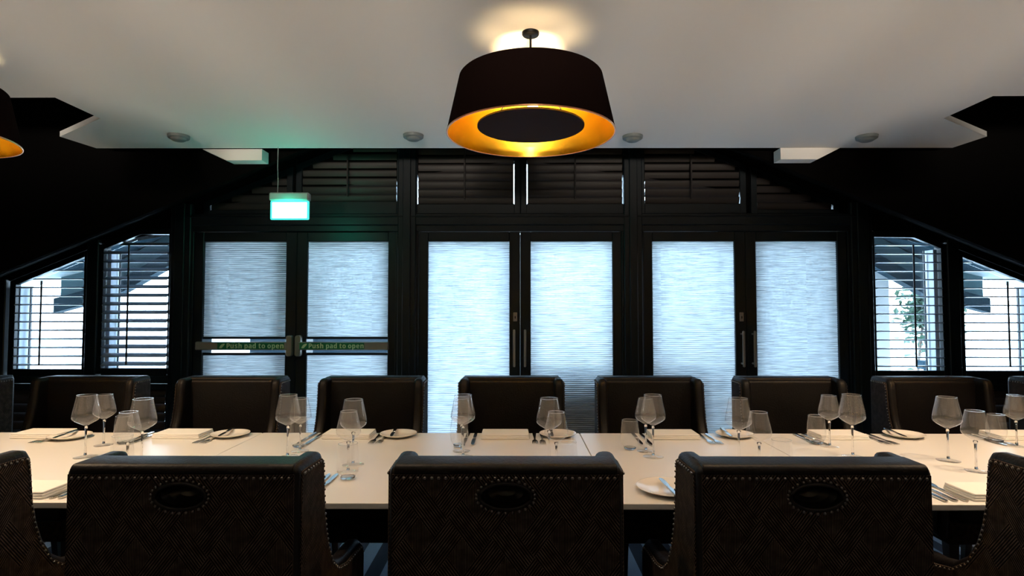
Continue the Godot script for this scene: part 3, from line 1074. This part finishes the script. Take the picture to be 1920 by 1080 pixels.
func make_chair() -> Node3D:
	# local: the back's rear face at z = 0, the sitter looks along -z
	var t := thing("dining_chair", "", "chair", Vector3.ZERO, 0.0, "winged dining chairs round the long table")
	var st := surf()
	# outer back of ribbed cloth with an oval grip cut into it
	var cy := 0.888
	var rx := 0.056
	var ry := 0.027
	var x := 0.2525
	var yb := 0.29
	var yt := 0.936
	var n := 48
	var ring := []
	var rim := []
	for i in n:
		var a := TAU * i / n
		ring.append(Vector3(rx * cos(a), cy + ry * sin(a), 0.004))
		var d := Vector2(cos(a), sin(a))
		var k := INF
		if absf(d.x) > 1e-6: k = minf(k, x / absf(d.x))
		if d.y > 1e-6: k = minf(k, (yt - cy) / d.y)
		if d.y < -1e-6: k = minf(k, (cy - yb) / -d.y)
		rim.append(Vector3(d.x * k, cy + d.y * k, 0.004))
	for i in n:
		var j := (i + 1) % n
		quad(st, ring[i], ring[j], rim[j], rim[i], Vector3(0, 0, 1))
		# square off the corners of the panel
		if absf(rim[i].x - rim[j].x) > 1e-5 and absf(rim[i].y - rim[j].y) > 1e-5:
			var c := Vector3(signf(rim[i].x) * x, yt if rim[i].y > cy else yb, 0.004)
			tri(st, rim[i], rim[j], c, Vector3(0, 0, 1))
	for e in [[Vector3(-x, yb, 0.004), Vector3(-x, yt, 0.004), Vector3(-1, 0, 0)], [Vector3(x, yb, 0.004), Vector3(x, yt, 0.004), Vector3(1, 0, 0)], [Vector3(-x, yb, 0.004), Vector3(x, yb, 0.004), Vector3(0, -1, 0)], [Vector3(-x, yt, 0.004), Vector3(x, yt, 0.004), Vector3(0, 1, 0)]]:
		var back := Vector3(0, 0, -0.04)
		quad(st, e[0], e[1], e[1] + back, e[0] + back, e[2])
	part("back_panel", st, M.cloth, t)
	# the grip: a dark cup sunk into the panel, with a leather lip
	st = surf()
	for i in n:
		var j := (i + 1) % n
		for s in 4:
			var f0 := cos(PI / 2.0 * s / 4.0)
			var f1 := cos(PI / 2.0 * (s + 1) / 4.0)
			var g0 := -0.036 * sin(PI / 2.0 * s / 4.0)
			var g1 := -0.036 * sin(PI / 2.0 * (s + 1) / 4.0)
			var c := Vector3(0, cy, 0.0)
			var at := func(v: Vector3, f: float, g: float) -> Vector3: return c + (v - c) * f + Vector3(0, 0, g)
			var a: Vector3 = at.call(ring[i], f0, g0)
			var b: Vector3 = at.call(ring[j], f0, g0)
			var d: Vector3 = at.call(ring[j], f1, g1)
			var e: Vector3 = at.call(ring[i], f1, g1)
			tri(st, a, b, d, c + Vector3(0, 0, 0.02) - a)
			if s < 3: tri(st, a, d, e, c + Vector3(0, 0, 0.02) - a)
	var grip := part("grip_cup", st, M.recess, t)
	st = surf()
	var lip := []
	for i in n + 1: lip.append(Vector3(ring[i % n].x * 1.03, cy + (ring[i % n].y - cy) * 1.05, 0.005))
	tube(st, lip, 0.004, 8)
	part("grip_lip", st, M.leather, grip)
	# leather: backrest, top rail, wings with arms
	st = surf()
	slab(st, rounded(-0.240, 0.36, 0.240, 0.945, 0.02), 0.030, 0.018, Transform3D(Basis(), Vector3(0, 0, -0.070)))
	part("backrest", st, M.leather, t)
	st = surf()
	slab(st, rounded(-0.048, 0.0, 0.046, 0.030, 0.0135, 5), 0.250, 0.004, Transform3D(Basis(Vector3.UP, PI / 2.0), Vector3(0, 0.927, -0.045)))
	part("top_rail", st, M.leather, t)
	for s in [-1.0, 1.0]:
		# (forward, height, across) to the chair's own axes; a small splay outwards
		var b := Basis(Vector3(0, 0, -1), Vector3(0, 1, 0), Vector3(1, 0, 0)).rotated(Vector3.UP, -s * 0.03)
		st = surf()
		slab(st, side_outline(0.0), 0.024, 0.019, Transform3D(b, Vector3(s * 0.237, 0, 0.002)), 4)
		part("wing", st, M.leather, t)
		st = surf()
		var o := side_outline(0.017)
		var xf := Transform3D(b, Vector3(s * 0.261, 0, 0.0))
		slab(st, o, 0.004, 0.002, xf, 1)
		part("side_panel", st, M.cloth, t)
		# nails along the wing's top and front edge
		st = surf()
		var w := side_outline(0.023)
		for i in range(3, w.size() - 2):
			var p0 := xf * Vector3(w[i].x, w[i].y, s * 0.0045)
			var p1 := xf * Vector3(w[i + 1].x, w[i + 1].y, s * 0.0045)
			if p0.distance_to(p1) > 0.013: nails(st, p0, p1, b * Vector3(0, 0, s))
			else: nail(st, p0, b * Vector3(0, 0, s))
		part("nailhead_trim", st, M.nail, t).set_meta("kind", "stuff")
	st = surf()
	nails(st, Vector3(-0.250, 0.9285, 0.005), Vector3(0.250, 0.9285, 0.005), Vector3(0, 0, 1))
	for i in 26:
		var a := TAU * (i + 0.5) / 26
		nail(st, Vector3((rx + 0.009) * cos(a), cy + (ry + 0.009) * sin(a), 0.005), Vector3(0, 0, 1))
	part("nailhead_trim", st, M.nail, t).set_meta("kind", "stuff")
	# seat and legs
	st = surf()
	slab(st, rounded(-0.212, -0.535, 0.212, -0.09, 0.03), 0.055, 0.03, Transform3D(Basis(Vector3.RIGHT, PI / 2.0) * Basis.from_scale(Vector3(1, 1, 1)), Vector3(0, 0.42, 0)))
	part("seat", st, M.leather, t)
	st = surf()
	box(st, Vector3(-0.235, 0.27, -0.50), Vector3(0.235, 0.375, -0.03), 0.008)
	part("seat_frame", st, M.cloth, t)
	for q in [[-0.205, -0.47, 0], [0.205, -0.47, 0], [-0.205, -0.05, 1], [0.205, -0.05, 1]]:
		st = surf()
		var top := Vector3(q[0], 0.28, q[1])
		var foot := Vector3(q[0] * 1.02, 0.0, q[1] + (0.04 if q[2] else -0.01))
		for k in 4:
			var a := k * PI / 2.0 + PI / 4.0
			var a1 := (k + 1) * PI / 2.0 + PI / 4.0
			var d0 := Vector3(cos(a), 0, sin(a))
			var d1 := Vector3(cos(a1), 0, sin(a1))
			quad(st, top + d0 * 0.032, top + d1 * 0.032, foot + d1 * 0.02, foot + d0 * 0.02, d0 + d1)
			tri(st, foot, foot + d0 * 0.02, foot + d1 * 0.02, Vector3.DOWN)
		part("leg", st, M.wood, t)
	return t

func chairs():
	chair0 = make_chair()
	var near := [[-1.485, -1.30, "near side dining chair cut by the left edge of the picture"], [-0.747, -1.295, "near side dining chair second from the left, seen from behind"], [-0.024, -1.30, "near side dining chair in the middle, seen from behind under the pendant lamp"], [0.665, -1.30, "near side dining chair fourth from the left, its grip cup clearly seen"], [1.435, -1.30, "near side dining chair cut by the right edge of the picture"]]
	for k in near.size():
		var p := Vector3(near[k][0], 0, near[k][1])
		if k == 0:
			chair0.position = p
			chair0.set_meta("label", near[k][2])
		else: dup(chair0, "dining_chair", p, 0.0, near[k][2])
	var far := [[-2.95, "far side dining chair cut by the left edge, only its wing in view"], [-2.215, "far side dining chair in front of the two left shutters"], [-1.468, "far side dining chair before the left push bar door leaf"], [-0.740, "far side dining chair before the right push bar door leaf"], [-0.025, "far side dining chair in the middle, before the middle doors"], [0.680, "far side dining chair before the post between middle and right doors"], [1.403, "far side dining chair before the right door leaf with the bluish blind"], [2.136, "far side dining chair before the window with green leaves"], [2.86, "far side dining chair cut by the right edge, only its wing in view"]]
	for f in far: dup(chair0, "dining_chair", Vector3(f[0], 0, -3.09), PI, f[1])

# ------------------------------------------------------------------ tableware

var proto := {}

func place(kind: String, called: String, label: String, category: String, group: String, at: Vector3, turn := 0.0):
	if not proto.has(kind):
		match kind:
			"large_glass": proto[kind] = make_large_glass(called)
			"small_glass": proto[kind] = make_small_glass(called)
			"tumbler": proto[kind] = make_tumbler(called)
			"plate": proto[kind] = make_plate(called)
			"side_plate": proto[kind] = make_side_plate(called)
			"napkin": proto[kind] = make_napkin(called)
			"knife": proto[kind] = make_knife(called)
			"butter_knife": proto[kind] = make_butter_knife(called)
			"fork": proto[kind] = make_fork(called)
		var o: Node3D = proto[kind]
		o.position = at
		o.rotation.y = turn
		tag(o, label, category, group)
		return o
	var r := dup(proto[kind], called, at, turn, label)
	return r

func base(called: String) -> Node3D:
	var o := Node3D.new()
	o.name = numbered(called)
	add_child(o, true)
	return o

func wine(called: String, h: float, rmax: float, rrim: float, wide: float, bottom: float, foot: float) -> Node3D:
	var o := base(called)
	var st := surf()
	# bowl: straight taper from the rim, tight shoulder, shallow cone to the stem
	var p := [Vector2(0.0035, bottom), Vector2(rmax * 0.20, bottom + (wide - bottom) * 0.12), Vector2(rmax * 0.48, bottom + (wide - bottom) * 0.34), Vector2(rmax * 0.76, bottom + (wide - bottom) * 0.58), Vector2(rmax * 0.93, bottom + (wide - bottom) * 0.80), Vector2(rmax * 0.995, wide), Vector2(rmax * 0.985, wide + (h - wide) * 0.14), Vector2(rmax * 0.93, wide + (h - wide) * 0.32), Vector2(lerpf(rmax, rrim, 0.62), wide + (h - wide) * 0.65), Vector2(rrim, h)]
	lathe(st, p, 40)
	part("bowl", st, M.bowl, o)
	st = surf()
	var ring := []
	for k in 41: ring.append(Vector3(rrim * cos(TAU * k / 40), h, rrim * sin(TAU * k / 40)))
	tube(st, ring, 0.0007, 6)
	part("rim", st, M.crystal, o)
	st = surf()
	lathe(st, [Vector2(0.0, 0.006), Vector2(0.0055, 0.008), Vector2(0.0036, 0.02), Vector2(0.0032, bottom * 0.6), Vector2(0.0042, bottom - 0.012), Vector2(0.0075, bottom - 0.001), Vector2(0.0, bottom + 0.002)], 16)
	part("stem", st, M.crystal, o)
	st = surf()
	lathe(st, [Vector2(0.0, 0.0005), Vector2(foot, 0.0005), Vector2(foot + 0.0008, 0.0013), Vector2(foot, 0.002), Vector2(foot * 0.5, 0.0035), Vector2(0.006, 0.0062), Vector2(0.0, 0.0065)], 36)
	part("foot", st, M.bowl, o)
	return o

func make_large_glass(called: String) -> Node3D: return wine(called, 0.232, 0.0465, 0.0320, 0.149, 0.116, 0.038)
func make_small_glass(called: String) -> Node3D: return wine(called, 0.206, 0.0410, 0.0275, 0.134, 0.104, 0.034)

func make_tumbler(called: String) -> Node3D:
	var o := base(called)
	var st := surf()
	lathe(st, [Vector2(0.020, 0.008), Vector2(0.028, 0.014), Vector2(0.0345, 0.028), Vector2(0.0365, 0.042), Vector2(0.0362, 0.058), Vector2(0.0345, 0.082), Vector2(0.0310, 0.115)], 36)
	part("wall", st, M.bowl, o)
	st = surf()
	var ring := []
	for k in 37: ring.append(Vector3(0.031 * cos(TAU * k / 36), 0.115, 0.031 * sin(TAU * k / 36)))
	tube(st, ring, 0.0007, 6)
	part("rim", st, M.crystal, o)
	st = surf()
	lathe(st, [Vector2(0.0, 0.0005), Vector2(0.019, 0.0005), Vector2(0.023, 0.004), Vector2(0.024, 0.009), Vector2(0.018, 0.0085), Vector2(0.0, 0.007)], 30)
	part("base", st, M.crystal, o)
	return o

func make_plate(called: String) -> Node3D: return plate_of(called, 0.081)
func make_side_plate(called: String) -> Node3D: return plate_of(called, 0.100)

func plate_of(called: String, r: float) -> Node3D:
	var o := base(called)
	var st := surf()
	lathe(st, [Vector2(0.0, 0.001), Vector2(r * 0.60, 0.0), Vector2(r * 0.64, 0.0025), Vector2(r * 0.97, 0.0125), Vector2(r, 0.0145), Vector2(r * 0.99, 0.0158), Vector2(r * 0.95, 0.0150), Vector2(r * 0.68, 0.0070), Vector2(r * 0.60, 0.0052), Vector2(0.0, 0.0048)], 48)
	part("dish", st, M.porcelain, o)
	return o

func make_napkin(called: String) -> Node3D:
	var o := base(called)
	for k in 3:
		var st := surf()
		var d := 0.0015 * k
		slab(st, rounded(-0.104 + d, -0.064 + d, 0.104 - 0.5 * d, 0.062 - d, 0.005), 0.0036, 0.0032, Transform3D(Basis(Vector3.RIGHT, -PI / 2.0), Vector3(0, 0.0036 + 0.0068 * k, 0)))
		part("fold", st, M.linen, o)
	return o

# cutlery lies along z, its working end towards -z, flat on y = 0
func blade(st: SurfaceTool, pts: Array, t: float, y: float, lift := 0.0):
	var p := PackedVector2Array()
	for v in pts: p.append(Vector2(v[0], v[1]))
	# outline given as (x, forward); forward becomes -z, thickness becomes y
	slab(st, p, t, t * 0.6, Transform3D(Basis(Vector3(1, 0, 0), Vector3(0, lift, -1).normalized(), Vector3(0, 1, 0)), Vector3(0, y, 0)), 2)

func make_knife(called: String) -> Node3D:
	var o := base(called)
	var st := surf()
	blade(st, [[-0.0065, 0.0], [-0.004, -0.004], [0.004, -0.004], [0.0065, 0.0], [0.0078, 0.05], [0.006, 0.10], [-0.006, 0.10], [-0.0078, 0.05]], 0.0035, 0.0036)
	part("handle", st, M.steel, o)
	st = surf()
	blade(st, [[-0.005, 0.099], [0.005, 0.099], [0.0085, 0.112], [0.0095, 0.16], [0.0085, 0.20], [0.003, 0.219], [-0.003, 0.214], [-0.006, 0.19], [-0.006, 0.112]], 0.0011, 0.0040)
	part("blade", st, M.steel, o)
	return o

func make_butter_knife(called: String) -> Node3D:
	var o := base(called)
	var st := surf()
	blade(st, [[-0.006, 0.0], [-0.004, -0.004], [0.004, -0.004], [0.006, 0.0], [0.0075, 0.045], [0.0055, 0.09], [-0.0055, 0.09], [-0.0075, 0.045]], 0.0034, 0.0035)
	part("handle", st, M.steel, o)
	st = surf()
	blade(st, [[-0.005, 0.089], [0.005, 0.089], [0.0085, 0.102], [0.0095, 0.14], [0.0075, 0.17], [0.0, 0.180], [-0.0055, 0.168], [-0.006, 0.102]], 0.0012, 0.0039)
	part("blade", st, M.steel, o)
	return o

func make_fork(called: String) -> Node3D:
	var o := base(called)
	var st := surf()
	blade(st, [[-0.0085, 0.002], [-0.005, -0.004], [0.005, -0.004], [0.0085, 0.002], [0.0065, 0.05], [0.0038, 0.10], [0.0036, 0.125], [-0.0036, 0.125], [-0.0038, 0.10], [-0.0065, 0.05]], 0.0016, 0.0030)
	part("handle", st, M.steel, o)
	st = surf()
	blade(st, [[-0.0036, 0.124], [0.0036, 0.124], [0.0085, 0.136], [0.0118, 0.150], [0.0118, 0.158], [-0.0118, 0.158], [-0.0118, 0.150], [-0.0085, 0.136]], 0.0013, 0.0034)
	for k in 4:
		var x := -0.0100 + 0.00667 * k
		blade(st, [[x - 0.0017, 0.157], [x + 0.0017, 0.157], [x + 0.0013, 0.196], [x, 0.202], [x - 0.0013, 0.196]], 0.0011, 0.0040)
	part("tines", st, M.steel, o)
	return o

const T := 0.7505

func settings():
	var ord := ["leftmost", "second from left", "third from left", "middle", "third from right", "second from right", "rightmost"]
	# far side: napkin x, plate x and z, knife turn
	var F := [[-2.08, -1.93, 2.50], [-1.466, -1.256, 2.544], [-0.732, -0.518, 2.55], [-0.048, 0.182, 2.555], [0.684, 0.957, 2.555], [1.403, 1.695, 2.555], [2.165, 2.40, 2.555]]
	for k in 7:
		var f: Array = F[k]
		var who: String = "%s far side setting" % ord[k]
		place("napkin", "folded_napkin", "white folded linen napkin at the %s" % who, "napkin", "folded napkins", Vector3(f[0], T, -2.548), PI)
		var w := ["nearer the glasses", "nearer the napkin"]
		for i in 2:
			if k == 0: continue
			place("knife", "table_knife", "steel table knife %s at the %s" % [w[i], who], "knife", "table knives", Vector3(f[0] - 0.165 + 0.033 * i, T, -2.60 + 0.01 * i), PI + 0.02 * (i - 0.5))
		if k < 6:
			for i in 2:
				place("fork", "table_fork", "steel fork %s at the %s" % [["nearer the napkin", "nearer the bread plate"][i], who], "fork", "forks", Vector3(f[0] + 0.128 + 0.032 * i if k > 0 else f[0] + 0.06 + 0.03 * i, T + (0.0 if k > 0 else 0.0), -2.595), PI + (0.10 if k < 2 else 0.03) * (1 if k < 3 else -1) * 0.4)
			place("plate", "bread_plate", "small round white bread plate at the %s" % who, "plate", "far side bread plates", Vector3(f[1], T, -f[2]), 0.0)
			var b = place("butter_knife", "butter_knife", "butter knife on the bread plate at the %s" % who, "knife", "butter knives", Vector3(f[1] - 0.028, T + 0.0155, -f[2] - 0.085), PI + [0.16, 0.14, 0.10, 0.0, -0.10, -0.12][k])
			b.rotation.x = 0.0
	# far glasses: large, small, tumbler
	var G := [[[-1.623, 2.18], [-1.672, 2.372], [-1.655, 2.33]], [[-0.862, 2.187], [-0.848, 2.275], [-0.878, 2.335]], [[-0.201, 2.192], [-0.215, 2.282], [-0.232, 2.36]], [[0.516, 2.197], [0.499, 2.33], [0.470, 2.325]], [[1.272, 2.21], [1.269, 2.365], [1.245, 2.42]], [[99.0, 0.0], [2.03, 2.375], [2.015, 2.455]]]
	G[3][2] = [0.452, 2.315]
	G[3][1] = [0.508, 2.285]
	G[1][2] = [-0.880, 2.345]
	G[0][1] = [-1.690, 2.37]
	G[0][2] = [-1.628, 2.40]
	for k in 6:
		var who: String = "%s far side setting" % ord[k + 1]
		if G[k][0][0] < 90.0: place("large_glass", "wine_glass", "large wine glass with wide tapered bowl at the %s" % who, "wine glass", "large wine glasses", Vector3(G[k][0][0], T, -G[k][0][1]))
		place("small_glass", "white_wine_glass", "smaller wine glass with tapered bowl at the %s" % who, "wine glass", "smaller wine glasses", Vector3(G[k][1][0], T, -G[k][1][1]))
		place("tumbler", "water_tumbler", "stemless water tumbler at the %s" % who, "tumbler", "water tumblers", Vector3(G[k][2][0], T, -G[k][2][1]))
	# near side glasses, four groups seen over the near chairs
	var where := ["above the second near chair", "between second and middle near chairs", "over the middle near chair", "over the fourth near chair", "by the right edge"]
	var N := [[[-1.348, 2.085], [-1.319, 1.965], [-1.375, 2.02]], [[-0.583, 2.076], [-0.574, 1.985], [-0.552, 1.905]], [[0.119, 2.110], [0.136, 1.975], [0.165, 1.985]], [[0.807, 2.115], [0.823, 1.978], [0.895, 1.97]], [[1.586, 2.150], [1.577, 2.010], [99.0, 0.0]]]
	N[2][2] = [0.168, 1.93]
	for k in 5:
		place("large_glass", "wine_glass", "large wine glass of the near side group %s" % where[k], "wine glass", "large wine glasses", Vector3(N[k][0][0], T, -N[k][0][1]))
		place("small_glass", "white_wine_glass", "smaller wine glass of the near side group %s" % where[k], "wine glass", "smaller wine glasses", Vector3(N[k][1][0], T, -N[k][1][1]))
		if N[k][2][0] < 90.0: place("tumbler", "water_tumbler", "stemless tumbler of the near side group %s" % where[k], "tumbler", "water tumblers", Vector3(N[k][2][0], T, -N[k][2][1]))
	# near side cutlery, plates and napkins that show between the chairs
	place("napkin", "folded_napkin", "white folded napkin on the near table edge between the two leftmost chairs", "napkin", "folded napkins", Vector3(-1.486, T, -1.757), 0.0)
	for i in 2: place("knife", "table_knife", "steel table knife %s on the near table edge, far left gap" % ["against the napkin", "away from the napkin"][i], "knife", "table knives", Vector3(-1.362 + 0.026 * i, T, -1.70), -0.03)
	for i in 2: place("knife", "table_knife", "steel table knife on the near side, %s blade showing right of the second near chair" % ["left", "right"][i], "knife", "table knives", Vector3(-0.628 + 0.026 * i, T, -1.735), 0.0)
	place("side_plate", "side_plate", "round white side plate near the table edge, between middle and fourth near chairs", "plate", "near side plates", Vector3(0.468, T, -1.787), 0.0)
	place("butter_knife", "butter_knife", "steel butter knife lying on the side plate between middle and fourth near chairs", "knife", "butter knives", Vector3(0.462, T + 0.0155, -1.678), 0.04)
	for i in 2: place("fork", "table_fork", "steel fork beside the near side plate, %s one of two" % ["left", "right"][i], "fork", "forks", Vector3(0.540 + 0.03 * i, T, -1.70), 0.0)
	place("napkin", "folded_napkin", "white folded napkin on the near table edge between the two rightmost chairs", "napkin", "folded napkins", Vector3(1.425, T, -1.757), 0.0)
	for i in 2: place("fork", "table_fork", "steel fork %s on the near table edge, far right gap" % ["away from the napkin", "against the napkin"][i], "fork", "forks", Vector3(1.268 + 0.030 * i, T, -1.695), -0.05)
	place("butter_knife", "butter_knife", "steel butter knife half hidden by the fourth near chair, far right gap", "knife", "butter knives", Vector3(1.236, T, -1.69), -0.03)

# ------------------------------------------------------------------

func _ready():
	make_materials()
	set_view()
	downlights()
	room()
	glazing()
	doors()
	outside()
	table_unit("leftmost white table, joined at a seam before the push bar doors", -2.575, -1.145)
	table_unit("wide white table in the middle under the pendant lamp", -1.145, 0.285)
	table_unit("narrow white table between the two seams right of the middle", 0.285, 1.04)
	table_unit("rightmost white table before the right shutters", 1.04, 2.47)
	chairs()
	settings()
	fittings()
